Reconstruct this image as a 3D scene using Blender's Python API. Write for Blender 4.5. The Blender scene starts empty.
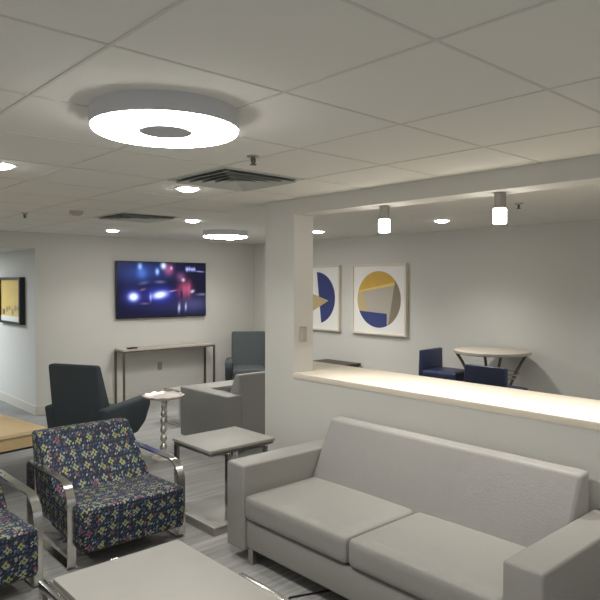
import bpy, bmesh, math, random
from mathutils import Vector, Matrix
random.seed(7)
PI = math.pi
C = bpy.context.scene.collection
R = math.radians

# ------------------------------------------------------------------ materials
def lin(c):
    return tuple(((v/255)/12.92 if v/255 <= .04045 else (((v/255)+.055)/1.055)**2.4) for v in c)

def mat(name, col, rough=.5, metal=0., bump=0., bscale=60., var=0., vscale=4., spec=.5, coat=0.):
    m = bpy.data.materials.new(name); m.use_nodes = True
    nt = m.node_tree; b = nt.nodes['Principled BSDF']
    b.inputs['Base Color'].default_value = (*col, 1)
    b.inputs['Roughness'].default_value = rough
    b.inputs['Metallic'].default_value = metal
    b.inputs['Specular IOR Level'].default_value = spec
    if coat: b.inputs['Coat Weight'].default_value = coat
    tc = nt.nodes.new('ShaderNodeTexCoord')
    if var:
        n = nt.nodes.new('ShaderNodeTexNoise'); n.inputs['Scale'].default_value = vscale; n.inputs['Detail'].default_value = 5
        nt.links.new(tc.outputs['Object'], n.inputs['Vector'])
        mx = nt.nodes.new('ShaderNodeMix'); mx.data_type = 'RGBA'
        mx.inputs[6].default_value = (*[v*(1-var) for v in col], 1); mx.inputs[7].default_value = (*[min(1, v*(1+var)) for v in col], 1)
        nt.links.new(n.outputs['Fac'], mx.inputs[0]); nt.links.new(mx.outputs[2], b.inputs['Base Color'])
    if bump:
        n = nt.nodes.new('ShaderNodeTexNoise'); n.inputs['Scale'].default_value = bscale; n.inputs['Detail'].default_value = 4
        nt.links.new(tc.outputs['Object'], n.inputs['Vector'])
        bp = nt.nodes.new('ShaderNodeBump'); bp.inputs['Strength'].default_value = bump; bp.inputs['Distance'].default_value = .01
        nt.links.new(n.outputs['Fac'], bp.inputs['Height']); nt.links.new(bp.outputs['Normal'], b.inputs['Normal'])
    return m

def emit(name, col, strength):
    m = bpy.data.materials.new(name); m.use_nodes = True
    nt = m.node_tree; nt.nodes.clear()
    e = nt.nodes.new('ShaderNodeEmission'); o = nt.nodes.new('ShaderNodeOutputMaterial')
    e.inputs['Color'].default_value = (*col, 1); e.inputs['Strength'].default_value = strength
    nt.links.new(e.outputs[0], o.inputs[0]); return m

class N:      # tiny node helper
    def __init__(s, nt): s.nt = nt
    def val(s, sock, v):
        if isinstance(v, (int, float)): sock.default_value = v
        else: s.nt.links.new(v, sock)
    def math(s, op, a, b=0., c=None):
        n = s.nt.nodes.new('ShaderNodeMath'); n.operation = op
        s.val(n.inputs[0], a); s.val(n.inputs[1], b)
        if c is not None: s.val(n.inputs[2], c)
        return n.outputs[0]
    def mix(s, f, a, b):
        n = s.nt.nodes.new('ShaderNodeMix'); n.data_type = 'RGBA'
        s.val(n.inputs[0], f)
        for i, v in ((6, a), (7, b)):
            if isinstance(v, tuple): n.inputs[i].default_value = (*v[:3], 1)
            else: s.nt.links.new(v, n.inputs[i])
        return n.outputs[2]
    def ramp(s, f, stops, interp='CONSTANT'):
        n = s.nt.nodes.new('ShaderNodeValToRGB'); r = n.color_ramp; r.interpolation = interp
        while len(r.elements) < len(stops): r.elements.new(.5)
        for e, (p, c) in zip(r.elements, stops): e.position = p; e.color = (*c, 1)
        s.val(n.inputs[0], f); return n.outputs[0]

def fabric_pattern():
    m = bpy.data.materials.new('floral_navy_fabric'); m.use_nodes = True
    nt = m.node_tree; h = N(nt); b = nt.nodes['Principled BSDF']; b.inputs['Roughness'].default_value = .75
    uv = nt.nodes.new('ShaderNodeUVMap').outputs[0]
    def layer(scale, rnd, off):
        mp = nt.nodes.new('ShaderNodeVectorMath'); mp.operation = 'ADD'; nt.links.new(uv, mp.inputs[0]); mp.inputs[1].default_value = off
        v = nt.nodes.new('ShaderNodeTexVoronoi'); v.voronoi_dimensions = '2D'; v.feature = 'F1'
        v.inputs['Scale'].default_value = scale; v.inputs['Randomness'].default_value = rnd
        nt.links.new(mp.outputs[0], v.inputs['Vector'])
        sub = nt.nodes.new('ShaderNodeVectorMath'); sub.operation = 'SUBTRACT'
        nt.links.new(mp.outputs[0], sub.inputs[0]); nt.links.new(v.outputs['Position'], sub.inputs[1])
        sp = nt.nodes.new('ShaderNodeSeparateXYZ'); nt.links.new(sub.outputs[0], sp.inputs[0])
        x, y = sp.outputs[0], sp.outputs[1]
        r = h.math('SQRT', h.math('ADD', h.math('MULTIPLY', x, x), h.math('MULTIPLY', y, y)))
        th = h.math('ARCTAN2', y, x)
        cs = nt.nodes.new('ShaderNodeSeparateColor'); nt.links.new(v.outputs['Color'], cs.inputs[0])
        return x, y, r, th, cs.outputs[0], cs.outputs[1]
    col = lin((20, 26, 41))
    # small leaf dashes
    x, y, r, th, c1, c2 = layer(50, .55, (.31, .17, 0))
    u = h.math('ADD', h.math('MULTIPLY', x, .7), h.math('MULTIPLY', y, .7)); w = h.math('SUBTRACT', h.math('MULTIPLY', y, .7), h.math('MULTIPLY', x, .7))
    d = h.math('ADD', h.math('POWER', h.math('ABSOLUTE', h.math('DIVIDE', u, .0085)), 2), h.math('POWER', h.math('ABSOLUTE', h.math('DIVIDE', w, .0042)), 2))
    msk = h.math('MULTIPLY', h.math('LESS_THAN', d, 1), h.math('GREATER_THAN', c2, .12))
    out = h.mix(msk, col, h.ramp(c1, [(0, lin((56, 72, 94))), (.35, lin((104, 118, 130))), (.6, lin((42, 56, 78))), (.82, lin((144, 152, 150)))]))
    # mid blossoms
    x, y, r, th, c1, c2 = layer(23, .45, (.05, .4, 0))
    lim = h.math('ADD', .0085, h.math('MULTIPLY', .0034, h.math('COSINE', h.math('MULTIPLY', th, 5))))
    msk = h.math('MULTIPLY', h.math('LESS_THAN', r, lim), h.math('GREATER_THAN', c2, .3))
    out = h.mix(msk, out, h.ramp(c1, [(0, lin((100, 66, 84))), (.22, lin((128, 128, 110))), (.45, lin((50, 72, 108))), (.78, lin((124, 72, 72)))]))
    # large flowers
    x, y, r, th, c1, c2 = layer(12.5, .35, (0, 0, 0))
    lim = h.math('ADD', .0155, h.math('MULTIPLY', .006, h.math('COSINE', h.math('MULTIPLY', th, 4))))
    msk = h.math('LESS_THAN', r, lim)
    out = h.mix(msk, out, h.ramp(c1, [(0, lin((142, 144, 84))), (.36, lin((140, 142, 112))), (.58, lin((124, 72, 82))), (.74, lin((132, 136, 72)))]))
    out = h.mix(h.math('LESS_THAN', r, .0055), out, lin((30, 36, 62)))
    nt.links.new(out, b.inputs['Base Color'])
    return m

def carpet_mat():
    m = bpy.data.materials.new('striped_carpet'); m.use_nodes = True
    nt = m.node_tree; h = N(nt); b = nt.nodes['Principled BSDF']; b.inputs['Roughness'].default_value = .95; b.inputs['Specular IOR Level'].default_value = .1
    tc = nt.nodes.new('ShaderNodeTexCoord')
    def noise(sx, sy, scale=1., det=3):
        mp = nt.nodes.new('ShaderNodeMapping'); mp.inputs['Scale'].default_value = (sx, sy, 1)
        nt.links.new(tc.outputs['Object'], mp.inputs['Vector'])
        n = nt.nodes.new('ShaderNodeTexNoise'); n.inputs['Scale'].default_value = scale; n.inputs['Detail'].default_value = det
        nt.links.new(mp.outputs[0], n.inputs['Vector']); return n.outputs['Fac']
    streak = noise(1.1, 34)
    fine = noise(4, 120, 1, 2)
    # planks: 1 m x .25 m, rows offset
    br = nt.nodes.new('ShaderNodeTexBrick'); br.inputs['Scale'].default_value = 1
    br.inputs['Brick Width'].default_value = 1.0; br.inputs['Row Height'].default_value = .25; br.inputs['Mortar Size'].default_value = .002
    br.inputs['Color1'].default_value = (.42, .42, .42, 1); br.inputs['Color2'].default_value = (.62, .62, .62, 1); br.inputs['Mortar'].default_value = (.4, .4, .4, 1)
    nt.links.new(tc.outputs['Object'], br.inputs['Vector'])
    sp = nt.nodes.new('ShaderNodeSeparateColor'); nt.links.new(br.outputs['Color'], sp.inputs[0])
    f = h.math('ADD', h.math('ADD', h.math('MULTIPLY', streak, .75), h.math('MULTIPLY', fine, .35)), h.math('MULTIPLY', sp.outputs[0], .32))
    out = h.ramp(f, [(.4, lin((102, 102, 99))), (.6, lin((134, 133, 129))), (.76, lin((146, 145, 141))), (.9, lin((164, 163, 159)))], 'LINEAR')
    nt.links.new(out, b.inputs['Base Color'])
    bp = nt.nodes.new('ShaderNodeBump'); bp.inputs['Strength'].default_value = .3; bp.inputs['Distance'].default_value = .004
    nt.links.new(fine, bp.inputs['Height']); nt.links.new(bp.outputs[0], b.inputs['Normal'])
    return m

def screen_mat():
    m = bpy.data.materials.new('lit_television_picture'); m.use_nodes = True
    nt = m.node_tree; nt.nodes.clear(); h = N(nt)
    uv = nt.nodes.new('ShaderNodeUVMap').outputs[0]
    sp = nt.nodes.new('ShaderNodeSeparateXYZ'); nt.links.new(uv, sp.inputs[0]); U, V = sp.outputs[0], sp.outputs[1]
    BL = [ # u, v, ru, rv, colour, skew
        (.30, .82, .26, .16, (.015, .035, .15), 0), (.24, .92, .02, .05, (.25, .4, .8), 0), (.26, .80, .05, .10, (.04, .10, .35), 0),
        (.43, .83, .018, .05, (.3, .5, 1.), 0), (.50, .94, .025, .05, (.7, .8, 1.1), 0), (.56, .87, .045, .09, (.28, .07, .14), 0), (.59, .90, .012, .03, (.6, .3, .45), 0),
        (.17, .37, .038, .055, (1.1, 1.3, 2.4), 0), (.17, .37, .09, .12, (.03, .04, .3), 0), (.46, .40, .062, .05, (1., 1.15, 2.4), .25), (.46, .40, .14, .14, (.03, .04, .34), 0),
        (.355, .36, .011, .06, (.25, .3, .6), 0), (.28, .62, .05, .03, (.07, .06, .12), .3), (.46, .64, .05, .025, (.1, .09, .16), 0), (.27, .50, .03, .02, (.14, .07, .12), .4),
        (.29, .245, .04, .018, (.12, .06, .1), 0), (.745, .50, .065, .13, (.36, .06, .11), .2), (.71, .44, .014, .09, (-.25, -.03, -.05), 0), (.70, .74, .045, .07, (.14, .05, .11), 0),
        (.73, .68, .018, .03, (.45, .4, .6), 0), (.80, .50, .02, .12, (.2, .05, .1), 0), (.84, .46, .02, .025, (.5, .48, .6), .4), (.60, .47, .045, .014, (.3, .16, .26), .3),
        (.68, .15, .012, .07, (.4, .42, .62), .9), (.76, .17, .01, .06, (.36, .38, .55), .9), (.86, .22, .17, .14, (.045, .045, .12), 0), (.96, .40, .06, .02, (.12, .12, .2), 0),
        (.50, .16, .3, .1, (.006, .008, .035), 0), (.12, .7, .1, .2, (.006, .008, .04), 0),
        (.775, .885, .014, .035, (.42, .46, .95), 0), (.805, .89, .012, .032, (.4, .44, .95), 0), (.835, .88, .012, .028, (.4, .44, .9), 0), (.862, .885, .012, .03, (.36, .4, .85), 0), (.93, .845, .05, .012, (.2, .22, .45), -.1)]
    acc = [.008, .008, .026]
    acc = [float(a) for a in acc]
    for cu, cv, ru, rv, c, sk in BL:
        du = h.math('SUBTRACT', U, cu); dv = h.math('SUBTRACT', V, cv)
        if sk: dv = h.math('SUBTRACT', dv, h.math('MULTIPLY', du, sk))
        q = h.math('ADD', h.math('POWER', h.math('ABSOLUTE', h.math('DIVIDE', du, ru)), 2), h.math('POWER', h.math('ABSOLUTE', h.math('DIVIDE', dv, rv)), 2))
        g = h.math('EXPONENT', h.math('MULTIPLY', q, -1))
        acc = [h.math('MULTIPLY_ADD', g, c[i], acc[i]) for i in range(3)]
    cc = nt.nodes.new('ShaderNodeCombineColor')
    for i in range(3): nt.links.new(h.math('MAXIMUM', acc[i], 0), cc.inputs[i])
    e = nt.nodes.new('ShaderNodeEmission'); e.inputs['Strength'].default_value = SCREEN
    nt.links.new(cc.outputs[0], e.inputs[0])
    g = nt.nodes.new('ShaderNodeBsdfGlossy'); g.inputs['Roughness'].default_value = .25; g.inputs['Color'].default_value = (.02, .02, .02, 1)
    a = nt.nodes.new('ShaderNodeAddShader'); o = nt.nodes.new('ShaderNodeOutputMaterial')
    nt.links.new(e.outputs[0], a.inputs[0]); nt.links.new(g.outputs[0], a.inputs[1]); nt.links.new(a.outputs[0], o.inputs[0])
    return m

# light levels
SCREEN = .62
RING, DOWN, PEND = 22., 22., 12.
WHITE = (1., .985, .955)

M = {
 'wall': mat('painted_wall', lin((205, 203, 196)), .85, bump=.05, bscale=150, spec=.2),
 'ceiling': mat('ceiling_tile', lin((222, 220, 212)), .95, bump=.1, bscale=220, spec=.1, var=.015, vscale=1.5),
 'grid': mat('ceiling_grid_metal', lin((206, 203, 195)), .8, spec=.1),
 'smooth_ceiling': mat('plaster_ceiling', lin((222, 220, 212)), .9, spec=.1),
 'trim': mat('painted_baseboard', lin((200, 196, 184)), .5),
 'carpet': carpet_mat(),
 'ledge': mat('pale_laminate', lin((224, 214, 196)), .45, var=.05, vscale=6),
 'vinyl': mat('grey_vinyl_upholstery', lin((134, 132, 126)), .5, bump=.12, bscale=90, var=.04, vscale=14),
 'vinyl_back': mat('grey_woven_vinyl', lin((140, 138, 134)), .55, bump=.12, bscale=120, var=.05, vscale=18),
 'floral': fabric_pattern(),
 'chrome': mat('polished_chrome', (.64, .63, .60), .17, 1.),
 'steel': mat('brushed_steel', (.42, .40, .37), .32, 1.),
 'silver': mat('hammered_silver', (.74, .70, .66), .3, 1., bump=.3, bscale=45),
 'tray': mat('pale_silver_tray', lin((222, 212, 202)), .35, .3, bump=.3, bscale=45),
 'greytop': mat('grey_laminate_top', lin((148, 145, 138)), .55, var=.03, vscale=9),
 'slate': mat('slate_wool_fabric', lin((62, 70, 74)), .9, bump=.15, bscale=160, var=.06, vscale=20),
 'teal': mat('blue_grey_wool_fabric', lin((72, 78, 79)), .9, bump=.15, bscale=160, var=.06, vscale=20),
 'navy': mat('navy_leather', lin((36, 45, 74)), .42, bump=.08, bscale=80),
 'bronze': mat('bronze_metal', lin((108, 99, 88)), .42, .6),
 'consoletop': mat('taupe_console_top', lin((180, 174, 162)), .4, var=.05, vscale=10),
 'maple': mat('tan_maple_laminate', lin((204, 178, 134)), .45, var=.05, vscale=5),
 'mapleedge': mat('pale_maple_edge', lin((226, 206, 166)), .45),
 'black': mat('black_plastic', (.012, .012, .014), .35),
 'darkwood': mat('dark_stained_wood', lin((52, 44, 38)), .45, var=.15, vscale=12),
 'bartop': mat('taupe_bar_top', lin((176, 168, 154)), .4),
 'white': mat('white_paint', lin((226, 222, 212)), .45),
 'matboard': mat('white_mat_board', lin((232, 230, 224)), .7),
 'frame_cream': mat('cream_picture_frame', lin((214, 205, 186)), .4),
 'beige_plate': mat('beige_wall_plate', lin((178, 168, 156)), .5),
 'grey_plate': mat('grey_wall_plate', lin((160, 155, 143)), .5),
 'alu': mat('satin_aluminium', lin((150, 146, 140)), .4, .55),
 'vent': mat('grey_vent_metal', lin((186, 187, 182)), .5, .2),
 'duct': mat('dark_duct', lin((122, 124, 121)), .8),
 'ring_body': mat('silver_lamp_body', lin((196, 196, 198)), .5, .1),
 'gold': mat('art_ochre', lin((200, 162, 72)), .7, var=.1, vscale=16),
 'sand': mat('art_sand', lin((186, 168, 120)), .7, var=.06, vscale=16),
 'stone': mat('art_stone_grey', lin((172, 164, 152)), .7, var=.04, vscale=16),
 'taupe': mat('art_taupe', lin((132, 122, 104)), .7, var=.1, vscale=16),
 'indigo': mat('art_indigo', lin((52, 62, 116)), .7, var=.12, vscale=10),
 'pale_yellow': mat('art_pale_yellow', lin((220, 190, 110)), .7, var=.1, vscale=10),
 'glow_ring': emit('ring_diffuser_light', WHITE, RING),
 'glow_down': emit('downlight_lens_light', WHITE, DOWN),
 'glow_pend': emit('frosted_glass_light', (1., .96, .9), PEND),
}
M['screen'] = screen_mat()

# ------------------------------------------------------------------ mesh helpers
def T(loc=(0, 0, 0), rz=0, rx=0, ry=0):
    return Matrix.Translation(loc) @ Matrix.Rotation(rz, 4, 'Z') @ Matrix.Rotation(ry, 4, 'Y') @ Matrix.Rotation(rx, 4, 'X')

class MB:
    def __init__(s): s.bm = bmesh.new(); s.cur = 0; s.mats = []
    def m(s, name):
        if name not in s.mats: s.mats.append(name)
        s.cur = s.mats.index(name); return s
    def _add(s, src, mx=None):
        if mx is not None: bmesh.ops.transform(src, matrix=mx, verts=src.verts)
        mp = {}
        for v in src.verts: mp[v] = s.bm.verts.new(v.co)
        for f in src.faces:
            try: nf = s.bm.faces.new([mp[v] for v in f.verts])
            except ValueError: continue
            nf.material_index = s.cur; nf.smooth = True
        src.free(); return s
    def box(s, x0, x1, y0, y1, z0, z1, bev=0., seg=3, mx=None):
        b = bmesh.new(); bmesh.ops.create_cube(b, size=1)
        for v in b.verts: v.co = ((x0+x1)/2+v.co.x*(x1-x0), (y0+y1)/2+v.co.y*(y1-y0), (z0+z1)/2+v.co.z*(z1-z0))
        if bev: bmesh.ops.bevel(b, geom=list(b.edges), offset=bev, segments=seg, profile=.5, affect='EDGES')
        return s._add(b, mx)
    def prism(s, pts, a0, a1, axis='X', bev=0., seg=3, mx=None):
        """polygon pts extruded along axis; pts are (y,z) for X, (x,z) for Y, (x,y) for Z"""
        b = bmesh.new()
        def co(p, a): return {'X': (a, p[0], p[1]), 'Y': (p[0], a, p[1]), 'Z': (p[0], p[1], a)}[axis]
        A = [b.verts.new(co(p, a0)) for p in pts]; B = [b.verts.new(co(p, a1)) for p in pts]
        b.faces.new(A); b.faces.new(B[::-1])
        for i in range(len(pts)):
            j = (i+1) % len(pts); b.faces.new([A[i], B[i], B[j], A[j]])
        bmesh.ops.recalc_face_normals(b, faces=b.faces)
        if bev: bmesh.ops.bevel(b, geom=list(b.edges), offset=bev, segments=seg, profile=.5, affect='EDGES')
        return s._add(b, mx)
    def cushion(s, x0, x1, y0, y1, z0, z1, r=.04, puff=.015, mx=None):
        b = bmesh.new(); bmesh.ops.create_cube(b, size=1)
        bmesh.ops.subdivide_edges(b, edges=list(b.edges), cuts=7, use_grid_fill=True)
        hx, hy, hz = (x1-x0)/2, (y1-y0)/2, (z1-z0)/2; c = Vector(((x0+x1)/2, (y0+y1)/2, (z0+z1)/2))
        r = min(r, hx, hy, hz)
        for v in b.verts:
            # cosine spacing gives more rows near the rounded edges
            q = [math.sin(t*PI) for t in (v.co.x, v.co.y, v.co.z)]
            p = Vector((q[0]*hx, q[1]*hy, q[2]*hz))
            k = Vector((max(-hx+r, min(hx-r, p.x)), max(-hy+r, min(hy-r, p.y)), max(-hz+r, min(hz-r, p.z))))
            d = p-k
            if d.length > 1e-6: p = k+d.normalized()*min(d.length, r)
            if hz <= min(hx, hy): p.z += math.copysign(puff*(1-(p.x/hx)**2)*(1-(p.y/hy)**2), p.z) if abs(p.z) > .3*hz else 0
            elif hy <= min(hx, hz): p.y += math.copysign(puff*(1-(p.x/hx)**2)*(1-(p.z/hz)**2), p.y) if abs(p.y) > .3*hy else 0
            v.co = p+c
        return s._add(b, mx)
    def lathe(s, prof, seg=32, mx=None, cap=True):
        b = bmesh.new(); rings = []
        for r, z in prof:
            if r < 1e-6: rings.append([b.verts.new((0, 0, z))])
            else: rings.append([b.verts.new((r*math.cos(2*PI*i/seg), r*math.sin(2*PI*i/seg), z)) for i in range(seg)])
        for A, B in zip(rings, rings[1:]):
            for i in range(seg):
                j = (i+1) % seg
                if len(A) == 1 and len(B) == 1: continue
                if len(A) == 1: b.faces.new([A[0], B[i], B[j]])
                elif len(B) == 1: b.faces.new([A[i], A[j], B[0]])
                else: b.faces.new([A[i], A[j], B[j], B[i]])
        if cap:
            for g in (rings[0], rings[-1]):
                if len(g) > 2: b.faces.new(g)
        bmesh.ops.recalc_face_normals(b, faces=b.faces)
        return s._add(b, mx)
    def cyl(s, r, z0, z1, seg=24, mx=None, bev=0.):
        if bev: return s.lathe([(0, z0), (r-bev, z0), (r, z0+bev), (r, z1-bev), (r-bev, z1), (0, z1)], seg, mx)
        return s.lathe([(0, z0), (r, z0), (r, z1), (0, z1)], seg, mx)
    def tube(s, pts, r, seg=10, mx=None, closed=False, rect=None):
        """sweep a circle (or a rect=(w,h)) along pts"""
        P = [Vector(p) for p in pts]; n = len(P); b = bmesh.new(); rings = []
        up = Vector((0, 0, 1))
        for i, p in enumerate(P):
            a = P[(i-1) % n] if closed or i > 0 else p; c = P[(i+1) % n] if closed or i < n-1 else p
            t = (c-a).normalized()
            if rect: # widths fixed: side axis is X
                e1 = Vector((1, 0, 0)); e2 = t.cross(e1).normalized()
                w, hh = rect
                rings.append([b.verts.new(p+e1*sx*w/2+e2*sy*hh/2) for sx, sy in ((-1, -1), (1, -1), (1, 1), (-1, 1))])
            else:
                e1 = t.cross(up if abs(t.z) < .95 else Vector((0, 1, 0))).normalized(); e2 = t.cross(e1)
                rr = r[i] if isinstance(r, (list, tuple)) else r
                rings.append([b.verts.new(p+e1*rr*math.cos(2*PI*k/seg)+e2*rr*math.sin(2*PI*k/seg)) for k in range(seg)])
        k = len(rings[0])
        pairs = list(zip(rings, rings[1:])) + ([(rings[-1], rings[0])] if closed else [])
        for A, B in pairs:
            for i in range(k): b.faces.new([A[i], A[(i+1) % k], B[(i+1) % k], B[i]])
        if not closed: b.faces.new(rings[0][::-1]); b.faces.new(rings[-1])
        bmesh.ops.recalc_face_normals(b, faces=b.faces)
        return s._add(b, mx)
    def poly(s, pts):
        f = s.bm.faces.new([s.bm.verts.new(p) for p in pts]); f.material_index = s.cur; return s
    def build(s, name, mname=None, parent=None, angle=35, uv=None):
        me = bpy.data.meshes.new(name); 
        if uv == 'box':
            L = s.bm.loops.layers.uv.new('UVMap')
            s.bm.normal_update()
            for f in s.bm.faces:
                n = f.normal; a = max(range(3), key=lambda i: abs(n[i]))
                for l in f.loops:
                    c = l.vert.co
                    l[L].uv = ((c.y+.37, c.z) if a == 0 else (c.x, c.z+.11) if a == 1 else (c.x, c.y+.23))
        s.bm.to_mesh(me); s.bm.free()
        for k in (s.mats or [mname]): me.materials.append(M[k])
        me.shade_smooth(); me.set_sharp_from_angle(angle=R(angle))
        o = bpy.data.objects.new(name, me); C.objects.link(o)
        if parent is not None: o.parent = parent
        return o

def thing(name, label, cat, loc=(0, 0, 0), rz=0, group=None):
    o = bpy.data.objects.new(name, None); C.objects.link(o); o.empty_display_size = .1
    o.location = loc; o.rotation_euler = (0, 0, rz); o['label'] = label; o['category'] = cat
    if group: o['group'] = group
    return o
def tag(o, label, cat, loc=None, group=None):
    o['label'] = label; o['category'] = cat
    if loc: o.location = loc
    if group: o['group'] = group
    return o
def struct(o): o['kind'] = 'structure'; return o
def dup(root, label, loc, rz=None):
    r = root.copy(); C.objects.link(r); r.location = loc; r['label'] = label
    if rz is not None: r.rotation_euler = (0, 0, rz)
    for ch in list(root.children):
        c = ch.copy(); C.objects.link(c); c.parent = r
        for g in list(ch.children):
            d = g.copy(); C.objects.link(d); d.parent = c
    return r

# ------------------------------------------------------------------ the room
H = 2.335          # ceiling
YB = 8.15          # television wall
XA = 6.36          # wall with the framed art
XP = 3.16          # room face of the partition
XL, YF = -1.6, -1.0
HZ = 2.13          # hall ceiling / header underside
YH = 14.0

struct(MB().box(XL-.15, XA+.15, YF-.15, YH+.15, -.1, 0).build('floor', 'carpet'))
b = MB().m('ceiling').box(XL-.15, XP+.2, YF-.15, YB, H, H+.1); b.m('smooth_ceiling').box(XP+.2, XA+.15, YF-.15, YB, H, H+.1)
struct(b.build('ceiling'))
TX, TY, GX, GY = .1455, 2.2017, .6125, .6076
bars = MB()
i = -4
while TX+i*GX < XP-.05:
    x = TX+i*GX
    if x > XL: bars.box(x-.0055, x+.0055, YF, YB, H-.0025, H+.02)
    i += 1
for j in range(-9, 8):
    y = TY-j*GY
    if YF < y < YB: bars.box(XL, XP+.2 if y > 3.9 else XP, y-.0055, y+.0055, H-.002, H+.02)
struct(bars.build('trim_1', 'grid'))

struct(MB().box(2.85, XA, YB, YB+.15, 0, H+.1).build('wall_back', 'wall'))
struct(MB().box(XL, 2.85, YB, YB+.15, HZ, H+.1).build('wall_header', 'wall'))
struct(MB().box(XA, XA+.15, YF, YB+.15, 0, H+.1).build('wall_right', 'wall'))
struct(MB().box(2.85, 3.0, YB+.15, YH, 0, HZ+.1).build('wall_hall', 'wall'))
struct(MB().box(XL, 3.0, YH, YH+.15, 0, HZ+.1).build('wall_hall_end', 'wall'))
struct(MB().box(XL, 2.85, YB+.15, YH, HZ, HZ+.1).build('ceiling_hall', 'smooth_ceiling'))
struct(MB().box(XL-.15, XL, YB+.15, YH, 0, HZ+.1).build('wall_hall_left', 'wall'))
# partition: half wall, pillar and beam
b = MB(); b.box(XP, XP+.2, YF, 3.555, 0, .975); b.box(XP, XP+.2, 3.555, 3.9, 0, H); b.box(XP, XP+.2, YF, 3.555, 2.222, H)
struct(b.build('wall_partition', 'wall'))
# baseboards
def bb(name, *a):
    struct(MB().box(*a, bev=.004, seg=1).build(name, 'trim'))
bb('baseboard_back', 2.85, XA, YB-.014, YB, 0, .125)
bb('baseboard_hall', 2.836, 2.85, YB-.014, YH, 0, .125)
bb('baseboard_right', XA-.014, XA, YF, YB-.014, 0, .125)
bb('baseboard_partition', XP-.014, XP, YF, 3.9, 0, .1)
# ledge
b = MB(); b.box(XP-.008, 3.76, YF+.02, 3.553, .976, 1.018, bev=.004, seg=2); b.box(XP+.202, 3.76, 3.553, 4.0, .976, 1.018, bev=.004, seg=2)
tag(b.build('counter_ledge', 'ledge'), 'long pale ledge running along the top of the half wall behind the sofa', 'counter')

# ------------------------------------------------------------------ ceiling fittings
def ring_lamp(loc, label):
    t = thing('ring_light', label, 'ceiling light', loc, group='round ceiling lamps')
    zt, zb, ro, ri = 0, -.065, .272, .1
    MB().lathe([(0, zt), (ro, zt), (ro, zb), (ro-.006, zb), (ro-.006, zb+.012), (0, zb+.012)], 64).build('housing', 'ring_body', t)
    MB().lathe([(ri, zb-.008), (ro-.014, zb-.012), (ro-.007, zb-.008), (ro-.007, zb+.01), (ri, zb+.01), (ri, zb-.008)], 64, cap=False).build('diffuser', 'glow_ring', t)
    MB().lathe([(0, zb-.010), (ri-.004, zb-.010), (ri-.001, zb-.006), (ri-.001, zb+.011), (0, zb+.011)], 48).build('center_cap', 'ring_body', t)
    return t
r1 = ring_lamp((1.205, 2.075, H), 'big round glowing ring lamp nearest on the ceiling, grey disc in its middle')
dup(r1, 'farther round glowing ring lamp on the ceiling, beyond the small recessed lights', (4.5, 6.33, H))

dl0 = None
DL = [((1.08, 3.61), 'small recessed round light cut by the left edge of the picture'),
      ((2.28, 3.64), 'small recessed round light just in front of the square four-way ceiling vent'),
      ((3.48, 5.47), 'small recessed round light between the big ring lamp and the far ring lamp'),
      ((3.44, 7.19), 'small recessed round light near the television wall, above the left of the television'),
      ((5.28, 7.30), 'small recessed round light tucked below the far ring lamp in the corner'),
      ((5.34, 5.56), 'small recessed round light beside the pillar, above the blue half-circle art'),
      ((5.31, 3.73), 'small recessed round light between the two hanging tube lamps')]
for (x, y), lab in DL:
    if dl0 is None:
        t = thing('recessed_light', lab, 'downlight', (x, y, H), group='recessed ceiling lights')
        MB().lathe([(.072, -.004), (.088, -.004), (.088, 0), (.072, 0), (.072, -.004)], 32, cap=False).build('trim_ring', 'white', t)
        MB().lathe([(0, -.022), (.035, -.020), (.058, -.013), (.072, -.003), (.072, 0), (0, 0)], 32).build('lens', 'glow_down', t)
        dl0 = t
    else: dup(dl0, lab, (x, y, H))

def pendant(loc, label):
    t = thing('tube_lamp', label, 'ceiling light', loc, group='tube lamps under the beam')
    MB().cyl(.034, -.09, 0, 24, bev=.002).build('metal_tube', 'alu', t)
    b = MB(); b.cyl(.038, -.178, -.09, 6, bev=.004, mx=T(rz=R(12))); b.build('glass_shade', 'glow_pend', t, angle=20)
    return t
p0 = pendant((3.27, 2.76, 2.222), 'metal tube lamp with glowing frosted glass end nearer the pillar')
dup(p0, 'metal tube lamp with glowing frosted glass end over the ledge far right of the pillar', (3.27, 1.90, 2.222))

def sprinkler(loc, label):
    t = thing('sprinkler_head', label, 'sprinkler', loc, group='ceiling sprinklers')
    MB().lathe([(0, 0), (.034, 0), (.03, -.008), (.012, -.012), (0, -.012)], 24).build('escutcheon', 'steel', t)
    b = MB(); b.cyl(.008, -.04, -.012, 12); b.cyl(.016, -.045, -.04, 16); b.tube([(-.012, 0, -.012), (-.014, 0, -.026), (0, 0, -.04)], .003, 6); b.tube([(.012, 0, -.012), (.014, 0, -.026), (0, 0, -.04)], .003, 6)
    b.build('deflector', 'bronze', t)
    return t
s0 = sprinkler((1.94, 2.49, H), 'small dark sprinkler head between the big ring lamp and the square vent')
dup(s0, 'small sprinkler head on the ceiling at far left, above the hallway opening', (1.99, 5.94, H))
dup(s0, 'small sprinkler head on the ceiling right of the farther tube lamp', (4.6, 2.51, H))
t = thing('smoke_detector', 'small round smoke detector on the ceiling left of the far vent', 'smoke detector', (2.27, 5.46, H))
MB().lathe([(0, 0), (.06, 0), (.058, -.02), (.045, -.034), (0, -.036)], 32).build('body', 'beige_plate', t)
MB().lathe([(.03, -.036), (.034, -.042), (0, -.044)], 24).build('sensor_cap', 'vent', t)

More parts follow.
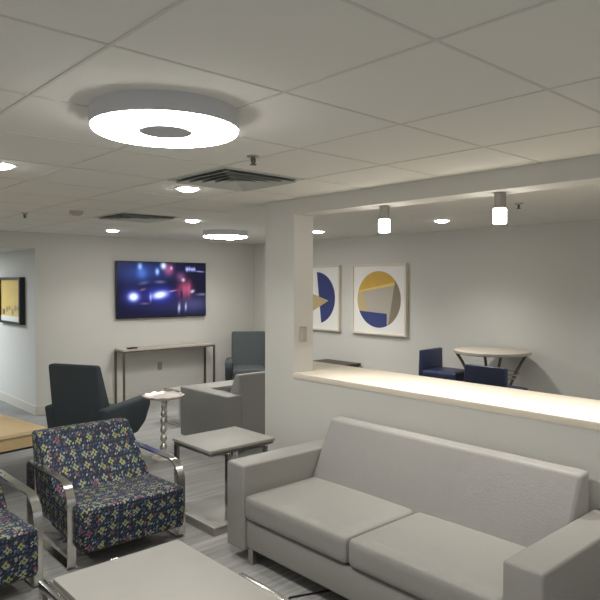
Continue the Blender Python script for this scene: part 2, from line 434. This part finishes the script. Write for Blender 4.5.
def vent(loc, label):
    t = thing('air_vent', label, 'ceiling vent', loc, group='square ceiling vents')
    def sq(b, h, w, z0, z1):
        b.box(-h, h, -h, -h+w, z0, z1); b.box(-h, h, h-w, h, z0, z1); b.box(-h, -h+w, -h+w, h-w, z0, z1); b.box(h-w, h, -h+w, h-w, z0, z1)
    b = MB(); sq(b, .3, .03, -.006, 0); b.build('frame', 'vent', t)
    MB().box(-.27, .27, -.27, .27, -.002, 0).build('backing', 'duct', t)
    for k, h in enumerate((.262, .205, .148, .091)):
        b = MB()
        for a in range(4):   # sloping louvre on each side
            b.prism([(-h, -.0225), (-h+.04, -.004), (-h+.04, -.0015), (-h, -.020)], -h+.001, h-.001, 'X', mx=T(rz=a*PI/2))
        b.build('louvre', 'vent', t)
    MB().box(-.045, .045, -.045, .045, -.022, -.018).build('center_plate', 'vent', t)
    return t
v0 = vent((2.29, 3.115, H), 'large square four-way ceiling vent right of the big ring lamp')
dup(v0, 'square ceiling vent farther off, near the television wall', (2.90, 5.545, H))

# ------------------------------------------------------------------ things on the walls
t = thing('television', 'large flat television on the wall showing a dark blue night scene with car headlights', 'television', (4.655, YB, 1.60))
MB().box(-.735, .735, -.055, -.02, -.405, .405, bev=.006, seg=2).build('casing', 'black', t)
MB().box(-.25, .25, -.02, 0, -.2, .2).build('mount_bracket', 'steel', t)
b = MB(); b.poly([(-.722, -.0556, -.388), (.722, -.0556, -.388), (.722, -.0556, .394), (-.722, -.0556, .394)])
L = b.bm.loops.layers.uv.new('UVMap')
for f in b.bm.faces:
    for l, u in zip(f.loops, ((0, 0), (1, 0), (1, 1), (0, 1))): l[L].uv = u
b.build('screen', 'screen', t)

def outlet(name, label, cat, mx_rz, loc, plate, slots):
    t = thing(name, label, cat, loc, mx_rz)
    MB().box(-.036, .036, -.006, 0, -.058, .058, bev=.002, seg=2).build('cover_plate', plate, t)
    if slots:
        for z in (-.022, .022): MB().box(-.017, .017, -.009, -.006, z-.014, z+.014, bev=.002, seg=1).build('socket', 'grey_plate', t)
    else: 
        MB().box(-.017, .017, -.010, -.006, -.03, .03, bev=.002, seg=1).build('rocker', 'beige_plate', t)
    return t
outlet('wall_outlet', 'grey wall outlet low on the wall under the console table', 'outlet', 0, (4.62, YB, .48), 'grey_plate', True)
outlet('light_switch', 'beige switch plate on the inner side of the pillar above the ledge', 'switch', 0, (3.255, 3.555, 1.305), 'beige_plate', False)

# framed art on the right-hand wall: local x runs along the wall, -y into the room
def clip(poly, a, bb, c):        # keep a*x+b*z<=c
    out = []
    for i in range(len(poly)):
        p, q = poly[i], poly[(i+1) % len(poly)]
        dp, dq = a*p[0]+bb*p[1]-c, a*q[0]+bb*q[1]-c
        if dp <= 0: out.append(p)
        if dp*dq < 0:
            k = dp/(dp-dq); out.append((p[0]+(q[0]-p[0])*k, p[1]+(q[1]-p[1])*k))
    return out
def side(p, q):                  # half plane to the left of p->q
    a, b_ = (q[1]-p[1]), -(q[0]-p[0]); return a, b_, a*p[0]+b_*p[1]
def art(label, yc, regions):
    t = thing('framed_art', label, 'picture', (XA, yc, 1.487), -PI/2, 'framed geometric art')
    h, w, d = .47, .026, .05
    b = MB(); b.box(-h, h, -d, 0, h-w, h, bev=.003, seg=1); b.box(-h, h, -d, 0, -h, -h+w, bev=.003, seg=1)
    b.box(-h, -h+w, -d, 0, -h+w, h-w, bev=.003, seg=1); b.box(h-w, h, -d, 0, -h+w, h-w, bev=.003, seg=1)
    b.build('picture_frame', 'frame_cream', t)
    MB().box(-h+w, h-w, -.03, -.002, -h+w, h-w).build('mat_board', 'matboard', t)
    circ = [(.375*math.cos(2*PI*i/72), .375*math.sin(2*PI*i/72)) for i in range(72)]
    b = MB()
    for k, (mn, cuts) in enumerate(regions):
        pl = circ
        for p, q in cuts: pl = clip(pl, *side(p, q))
        if len(pl) > 2: b.m(mn).prism(pl, -.0302-.0002*(k+1), -.0302-.0002*k, 'Y')
    b.build('print', None, t)
    return t
# from the camera the left of the art is the far end (+Y), local -x
q = .37
art('framed round geometric art with ochre top, grey middle and indigo base', 5.435, [
    ('sand', []),
    ('stone', [((.75*q, .6*q), (-.88*q, .27*q)), ((-.7*q, .27*q), (-.5*q, -.44*q)), ((.74*q, .58*q), (.46*q, -.88*q))[::-1]]),
    ('pale_yellow', [((.75*q, .64*q), (-.88*q, .36*q)), ((-.88*q, .27*q), (.75*q, .5*q))]),
    ('gold', [((-.88*q, .32*q), (.75*q, .62*q))]),
    ('taupe', [((.46*q, -.88*q), (.74*q, .58*q))[::-1]]),
    ('indigo', [((.39*q, -.5*q), (-.88*q, -.43*q)), ((.39*q, -1.), (.39*q, 1.))]),
])
art('framed art half hidden by the pillar, indigo half circle and tan wedge on white', 6.615, [
    ('matboard', []),
    ('indigo', [((.0, .37), (.095, -.37))]),
    ('sand', [((.245, -.037), (-.105, .063)), ((-.105, -.207), (.245, -.037)), ((-.32, -.5), (-.32, .5))[::-1]]),
])

t = thing('framed_picture', 'black framed yellow picture on the bright hallway wall at far left', 'picture', (2.85, 9.0, 1.455), -PI/2)
h, v, w, d = .475, .315, .05, .07
b = MB(); b.box(-h, h, -d, 0, v-w*.6, v); b.box(-h, -h+w, -d, 0, -v, v-w*.6); b.box(h-w, h, -d, 0, -v, v-w*.6)
b.box(-h+w, h-w, -d, 0, -v, -v+.03)
b.build('picture_frame', 'black', t)
MB().box(-h+w, h-w, -.03, 0, -v+.03, v-w*.6).build('mat_board', 'pale_yellow', t)
MB().box(-h+w, h-w, -.034, -.03, -v+.03, -v+.1).build('frame_highlight', 'matboard', t)  # highlight on the glossy frame bottom, painted as a pale strip
rnd = random.Random(3)
for k in range(6):
    mn = rnd.choice(['taupe', 'stone', 'sand'])
    MB().cyl(rnd.uniform(.03, .05), 0, .002, 9, mx=T((-.3+.12*k, -.034 if k % 2 else -.0345, -.15+rnd.uniform(-.02, .06)), rx=PI/2)).build('painted_shape', mn, t)

# ------------------------------------------------------------------ sofas
def sofa(label, loc, rz, W, seats):
    """local: front -y (y=0 front of seat), x across, W overall width"""
    t = thing('sofa', label, 'sofa', loc, rz, 'grey sofas')
    aw, D = .176, .87; x0, x1 = -W/2+aw, W/2-aw
    for sx in (-1, 1):
        a, c = sorted((sx*W/2, sx*(W/2-aw)))
        MB().box(a, c, 0, D, .075, .597, bev=.016, seg=4).build('armrest', 'vinyl', t)
    MB().box(x0, x1, .02, D-.06, .095, .268, bev=.014, seg=3).build('base', 'vinyl', t)
    n = seats; cw = (x1-x0)/n
    for k in range(n):
        MB().cushion(x0+k*cw+.002, x0+(k+1)*cw-.002, -.005, .62, .275, .425, r=.034, puff=.012).build('seat_cushion', 'vinyl', t)
    pr = [(.545, .40), (.735, .785), (.825, .792), (.845, .12), (.62, .12)]
    MB().prism(pr, x0+.004, x1-.004, 'X', bev=.022, seg=4).build('backrest', 'vinyl_back', t)
    for sx in (-1, 1):
        for y in (.05, D-.09):
            x = sx*(W/2-aw-.03)
            MB().box(x-.022, x+.022, y-.022, y+.022, 0, .096, bev=.003, seg=1).build('leg', 'steel', t)
    return t
sofa('light grey vinyl sofa with two seat cushions standing against the half wall', (2.262, 2.143, 0), -PI/2, 2.06, 2)
sofa('grey sofa seen from behind, partly hidden by the pillar and facing the television', (4.29, 5.80, 0), PI, 1.52, 1 if False else 2)

# ------------------------------------------------------------------ patterned lounge chairs
def lounge(label, loc, rz):
    t = thing('lounge_chair', label, 'armchair', loc, rz, 'patterned chrome lounge chairs')
    xs, y0, y1, za, r = .37, -.36, .36, .505, .13
    def arc(cy, cz, a0, a1, rr, n=7): return [(cy+rr*math.cos(R(a0+(a1-a0)*k/n)), cz+rr*math.sin(R(a0+(a1-a0)*k/n))) for k in range(n+1)]
    path = arc(y0+r, za-r, 180, 90, r) + arc(y1-.05, za-.05-.0, 90, 0, .05) + arc(y1-.03, .036, 0, -90, .03) + arc(y0+.03, .036, 270, 180, .03)
    for s in (-1, 1):
        fr = MB().tube([(s*xs, a, c) for a, c in path], 0, rect=(.05, .012), closed=True).build('arm_frame', 'chrome', t)
        for y in (-.02, .05): MB().cyl(.008, 0, .005, 12, mx=T((s*xs, y+.2, za+.006))).build('bolt', 'chrome', fr)
    MB().tube([(-xs, .22, .16), (xs, .22, .16)], .011).build('crossbar', 'chrome', t)
    MB().tube([(-xs, -.2, .118), (xs, -.2, .118)], .011).build('crossbar', 'chrome', t)
    MB().prism([(-.455, .105), (-.46, .378), (.08, .352), (.08, .128)], -.343, .343, 'X', bev=.03, seg=4).build('seat', 'floral', t, uv='box')
    MB().prism([(-.02, .33), (.34, .688), (.455, .682), (.33, .14), (.02, .14)], -.338, .338, 'X', bev=.028, seg=4).build('backrest', 'floral', t, uv='box')
    return t
c0 = lounge('navy floral lounge chair with chrome arms, fully in view beside the pale end table', (1.835, 3.965, 0), R(-1))
dup(c0, 'navy floral lounge chair with chrome arms, cut off by the left picture edge', (.86, 3.88, 0), R(1))

# ------------------------------------------------------------------ tables
def cube_table(label, loc, rz=0):
    t = thing('end_table', label, 'side table', loc, rz)
    hx, hy = .285, .245
    MB().box(-hx, hx, -hy, hy, .544, .566, bev=.003, seg=2).build('tabletop', 'greytop', t)
    MB().box(-hx+.01, hx-.01, -hy+.01, hy-.01, .523, .544).build('apron', 'steel', t)
    b = MB().box(-hx, hx, -hy-.045, hy, .042, .055, bev=.002, seg=1).build('base', 'greytop', t)
    MB().box(-hx-.004, hx+.004, -hy-.049, hy+.004, .0, .042).build('plinth', 'steel', t)
    for x, y in ((-hx+.02, hy-.03), (-.125, -hy+.02), (.205, -hy+.02), (hx-.02, hy-.03)):
        MB().box(x-.012, x+.012, y-.02, y+.02, .055, .524, bev=.002, seg=1).build('leg', 'chrome', t)
    return t
cube_table('square grey end table with chrome posts between the floral chair and the sofa', (2.65, 3.75, 0))

def coffee(label, loc, rz, hx, hy, z):
    t = thing('coffee_table', label, 'coffee table', loc, rz, 'low grey coffee tables')
    MB().box(-hx+(.058 if hy > .3 else .03), hx-.012, -hy, hy, z-.025, z, bev=.003, seg=2).build('tabletop', 'greytop', t)
    MB().box(-hx+.08, hx-.05, -hy+.03, hy-.03, z-.05, z-.025).build('apron', 'steel', t)
    for s in (-1, 1):
        x = s*hx+(.016 if s < 0 and hy > .3 else 0); y1 = hy+.02 if s < 0 or hy < .3 else .10
        b = MB(); b.box(x-.014, x+.014, -hy-.02, y1, z-.035, z, bev=.005, seg=2); b.box(x-.012, x+.012, -hy-.02, y1, 0, .02, bev=.003, seg=1)
        b.box(x-.012, x+.012, y1-.04, y1, .02, z-.035); b.box(x-.012, x+.012, -hy-.02, -hy+.02, .02, z-.035)
        xi = x-s*.012
        a, c = sorted((xi, xi-s*.05)); b.box(a, c, -hy+.1 if hy > .3 else -hy+.05, min(y1, hy)-.1 if hy > .3 else hy-.05, z-.045, z-.027)
        b.build('leg_frame', 'chrome', t)
        if s < 0 and hy > .3: MB().box(x+.017, x+.026, -hy, hy-.01, z-.03, z-.002, bev=.002, seg=1).build('inner_rail', 'chrome', t)
    MB().box(-.02, .02, hy, hy+.014, z-.035, z-.002, bev=.002, seg=1).build('edge_clip', 'chrome', t)
    return t
coffee('grey coffee table with chrome side rail in the foreground, at the bottom edge', (1.295, 2.10, 0), 0, .345, .60, .42)
coffee('grey coffee table in the distance between the far sofa and the console', (4.43, 6.54, 0), 0, .55, .17, .42)

# tray table on a beaded pedestal
t = thing('pedestal_table', 'small silver pedestal table with a scalloped tray top and beaded stem', 'side table', (3.075, 5.36, 0))
b = bmesh.new(); seg = 72; rings = []
for r_, z in ((0, .592), (.15, .592), (.172, .602), (.19, .618), (.196, .612), (.178, .596), (.15, .584), (0, .582)):
    if r_ == 0: rings.append([b.verts.new((0, 0, z))]); continue
    k = 1 if r_ > .16 else 0
    rings.append([b.verts.new(((r_+k*.008*math.cos(12*a))*math.cos(a), (r_+k*.008*math.cos(12*a))*math.sin(a), z+k*.004*math.cos(12*a))) for a in [2*PI*i/seg for i in range(seg)]])
for A, B in zip(rings, rings[1:]):
    for i in range(seg):
        j = (i+1) % seg
        b.faces.new([A[0], B[i], B[j]] if len(A) == 1 else [A[i], A[j], B[0]] if len(B) == 1 else [A[i], A[j], B[j], B[i]])
bmesh.ops.recalc_face_normals(b, faces=b.faces)
MB()._add(b).build('tray_top', 'tray', t, angle=60)
pr = [(0, .582), (.04, .58), (.022, .555), (.012, .54)]
z = .54
for k, rr in enumerate((.022, .026, .029, .031, .034, .036)):
    hgt = .07+.004*k
    pr += [(.012+(rr-.012)*math.sin(PI*q/6), z-hgt*q/6) for q in range(1, 7)]; z -= hgt
pr += [(.016, .045), (.0, .045)]
MB().lathe(pr, 20).build('beaded_stem', 'silver', t, angle=60)
MB().lathe([(0, .05), (.03, .046), (.07, .028), (.105, .016), (.115, .006), (.112, 0), (0, 0)], 40).build('base', 'tray', t)

# console under the television
t = thing('console_table', 'narrow console table with thin bronze legs under the television', 'console table', (4.645, 7.985, 0))
hx, hy = .745, .135
MB().box(-hx, hx, -hy, hy, .765, .79, bev=.002, seg=1).build('tabletop', 'consoletop', t)
for s in (-1, 1):
    b = MB(); x = s*(hx-.012)
    for y in (-hy+.012, hy-.012): b.box(x-.012, x+.012, y-.012, y+.012, 0, .766)
    b.box(x-.012, x+.012, -hy+.024, hy-.024, 0, .02); b.box(x-.012, x+.012, -hy+.024, hy-.024, .745, .766)
    b.build('leg_frame', 'bronze', t)
b = MB()
for y in (-hy+.008, hy-.008): b.box(-hx+.024, hx-.024, y-.008, y+.008, .745, .766)
b.build('rail', 'bronze', t)
t = thing('remote_control', 'small dark remote lying on the left end of the console', 'remote', (4.06, 7.91, .79), R(8))
MB().box(-.075, .075, -.024, .024, 0, .022, bev=.004, seg=2).build('body', 'darkwood', t)
MB().box(-.03, .03, -.013, .013, .022, .025).build('keypad', 'black', t)

# tan table at the left edge
t = thing('wood_table', 'tan wood low table with a thick apron at the left edge behind the floral chairs', 'table', (1.055, 5.62, 0), R(8))
hx, hy = .68, .72
MB().m('maple').box(-hx, hx, -hy, hy, .53, .55, bev=.002, seg=1).build('tabletop', None, t)
b = MB(); b.box(-hx-.004, hx+.004, -hy-.004, -hy, .522, .549); b.box(hx, hx+.004, -hy, hy, .522, .549); b.build('edge_band', 'mapleedge', t)
MB().box(-hx+.01, hx-.01, -hy+.01, hy-.01, .425, .53).build('apron', 'maple', t)
MB().box(-hx+.006, hx-.006, -hy+.006, hy-.006, .41, .425).build('bottom_rail', 'black', t)
for x in (-1, 1):
    for y in (-1, 1): MB().box(x*(hx-.42)-.03, x*(hx-.42)+.03, y*(hy-.3)-.03, y*(hy-.3)+.03, 0, .411, bev=.003, seg=1).build('leg', 'maple' if y < 0 else 'maple', t)

# ------------------------------------------------------------------ high-back armchairs
def armchair(label, loc, rz, fab):
    t = thing('armchair', label, 'armchair', loc, rz)
    w = .345
    # arm: side profile (y,z), front end undercut
    prof = [(-.37, .575), (-.375, .48), (-.28, .32), (-.14, .235), (.32, .235), (.38, .55)]
    for s in (-1, 1):
        a, c = sorted((s*w, s*(w-.105)))
        MB().prism(prof, a, c, 'X', bev=.03, seg=4).build('armrest', fab, t)
    MB().box(-w+.1, w-.1, -.34, .3, .235, .36, bev=.02, seg=3).build('base', fab, t)
    MB().cushion(-w+.107, w-.107, -.37, .22, .345, .455, r=.035, puff=.012).build('seat_cushion', fab, t)
    MB().prism([(.13, .40), (.325, .95), (.42, .95), (.34, .24), (.16, .24)][:], -.262, .262, 'X', bev=.028, seg=4, mx=None).build('backrest', fab, t)
    for s in (-1, 1):
        for y in (-.12, .28): MB().lathe([(0, 0), (.014, 0), (.02, .24), (0, .24)], 12, mx=T((s*.26, y, 0))).build('leg', 'black', t)
    return t
armchair('dark slate high-back armchair seen from behind, left of the silver pedestal table', (2.63, 5.80, 0), R(119), 'slate')
armchair('blue-grey high-back armchair facing us in the far corner right of the console', (5.70, 7.42, 0), R(-37), 'teal')

# ------------------------------------------------------------------ beyond the half wall
t = thing('bar_table', 'round taupe bar table on curved bronze legs against the right wall', 'bar table', (5.93, 3.52, 0))
MB().lathe([(0, .965), (.385, .965), (.395, .972), (.395, .995), (.388, 1.0), (0, 1.0)], 48).build('tabletop', 'bartop', t)
for k in range(4):
    a = R(44+90*k); pts = []
    for q in range(13):
        z = .966*(1-q/12); r_ = .16+.2*(abs(z-.46)/.5)**1.6
        pts.append((r_*math.cos(a), r_*math.sin(a), z))
    MB().tube(pts, .0155, 8).build('leg', 'bronze', t)
for z, r_ in ((.765, .262), (.72, .238)):
    MB().tube([(r_*math.cos(2*PI*i/40), r_*math.sin(2*PI*i/40), z) for i in range(40)], .010, 8, closed=True).build('ring_brace', 'steel', t)

def barchair(label, loc, rz):
    t = thing('bar_chair', label, 'bar chair', loc, rz, 'navy bar chairs')
    MB().cushion(-.205, .205, -.235, .21, .635, .745, r=.03, puff=.01).build('seat', 'navy', t)
    MB().prism([(.165, .62), (.175, .962), (.225, .962), (.235, .62)], -.205, .205, 'X', bev=.014, seg=3).build('backrest', 'navy', t)
    MB().box(-.2, .2, -.21, .2, .595, .63).build('seat_frame', 'darkwood', t)
    for x in (-1, 1):
        for y in (-.19, .19): MB().box(x*.185-.016, x*.185+.016, y-.016, y+.016, 0, .6).build('leg', 'darkwood', t)
    b = MB(); b.box(-.17, .17, -.198, -.182, .2, .225); b.box(-.17, .17, .182, .198, .26, .285)
    for x in (-1, 1): b.box(x*.185-.008, x*.185+.008, -.175, .175, .24, .265)
    b.build('footrest', 'darkwood', t)
    return t
b0 = barchair('navy leather bar chair left of the bar table, its seat and backrest in side view', (5.86, 4.04, 0), R(3))
dup(b0, 'navy leather bar chair with its back to us in front of the bar table', (5.19, 3.03, 0), R(92))

t = thing('side_table', 'dark wood side table just showing above the ledge near the pillar', 'side table', (6.115, 6.08, 0))
MB().box(-.225, .225, -.33, .33, .575, .61, bev=.003, seg=1).build('tabletop', 'darkwood', t)
MB().box(-.21, .21, -.31, .31, .5, .575).build('apron', 'darkwood', t)
for x in (-.19, .19):
    for y in (-.29, .29): MB().box(x-.02, x+.02, y-.02, y+.02, 0, .501).build('leg', 'darkwood', t)

# cord on the carpet
pts = [(2.62, 2.30, .006), (2.40, 2.42, .006), (2.2, 2.50, .006), (2.05, 2.47, .006), (1.9, 2.36, .006), (1.74, 2.1, .006), (1.7, 1.8, .006)]
tag(MB().tube(pts, .005, 8).build('power_cord', 'black'), 'black cord on the carpet between the near sofa and coffee table', 'cord')

# ------------------------------------------------------------------ light that the lamps throw down, added unseen fill in room and hall
def spot(loc, power, angle, blend, col=WHITE, rad=.03):
    l = bpy.data.lights.new('lamp_and_fill_beam', 'SPOT'); l.energy = power; l.spot_size = R(angle); l.spot_blend = blend; l.color = col; l.shadow_soft_size = rad
    o = bpy.data.objects.new('lamp_and_fill_beam', l); C.objects.link(o); o.location = loc; return o
for y in (2.76, 1.90, 1.04): spot((3.27, y, 2.222-.185-.012), 30, 95, 1., (1, .96, .9))
for (x, y), _ in DL: spot((x, y, H-.03), 46 if x > 5 and y < 7 else 24, 128, 1., WHITE, .05)
for x, y in ((1.08, 1.0), (5.31, 1.9), (1.08, -.4), (5.31, .1), (.2, 5.4), (-.5, 3.6)): spot((x, y, H-.03), 40 if y > 2.5 else 24, 128, 1., WHITE, .05)  # right row continued out of view; the rest added fill, no lamps there
l = bpy.data.lights.new('hall_fill', 'AREA'); l.shape = 'RECTANGLE'; l.size = 1.2; l.size_y = 2.4; l.energy = 58; l.color = (.84, .92, 1.)  # unseen area light added to brighten the hall
o = bpy.data.objects.new('hall_fill', l); C.objects.link(o); o.location = (1.2, 10.6, HZ-.02)

w = bpy.data.worlds.new('World'); bpy.context.scene.world = w; w.use_nodes = True
w.node_tree.nodes['Background'].inputs[0].default_value = (.5, .5, .5, 1); w.node_tree.nodes['Background'].inputs[1].default_value = .42

# ------------------------------------------------------------------ camera
cam = bpy.data.cameras.new('camera'); co = bpy.data.objects.new('camera', cam); C.objects.link(co)
cam.sensor_width = 36; cam.lens = 625.8/600*36; cam.clip_start = .05
yaw, pitch, roll = 0.7365677, 0.0268883, 0.0024977
fw = Vector((math.sin(yaw), math.cos(yaw), 0)); rt = Vector((math.cos(yaw), -math.sin(yaw), 0)); up = Vector((0, 0, 1))
F = math.cos(pitch)*fw-math.sin(pitch)*up; U = math.sin(pitch)*fw+math.cos(pitch)*up
Rr = math.cos(roll)*rt+math.sin(roll)*U; U2 = -math.sin(roll)*rt+math.cos(roll)*U
mw = Matrix((Rr, U2, -F)).transposed().to_4x4(); mw.translation = (0, 0, 1.70)
co.matrix_world = mw
sc = bpy.context.scene; sc.camera = co
sc.view_settings.view_transform = 'Standard'; sc.view_settings.look = 'None'; sc.view_settings.gamma = 1; sc.view_settings.exposure = 1.07; sc.view_settings.use_curve_mapping = False
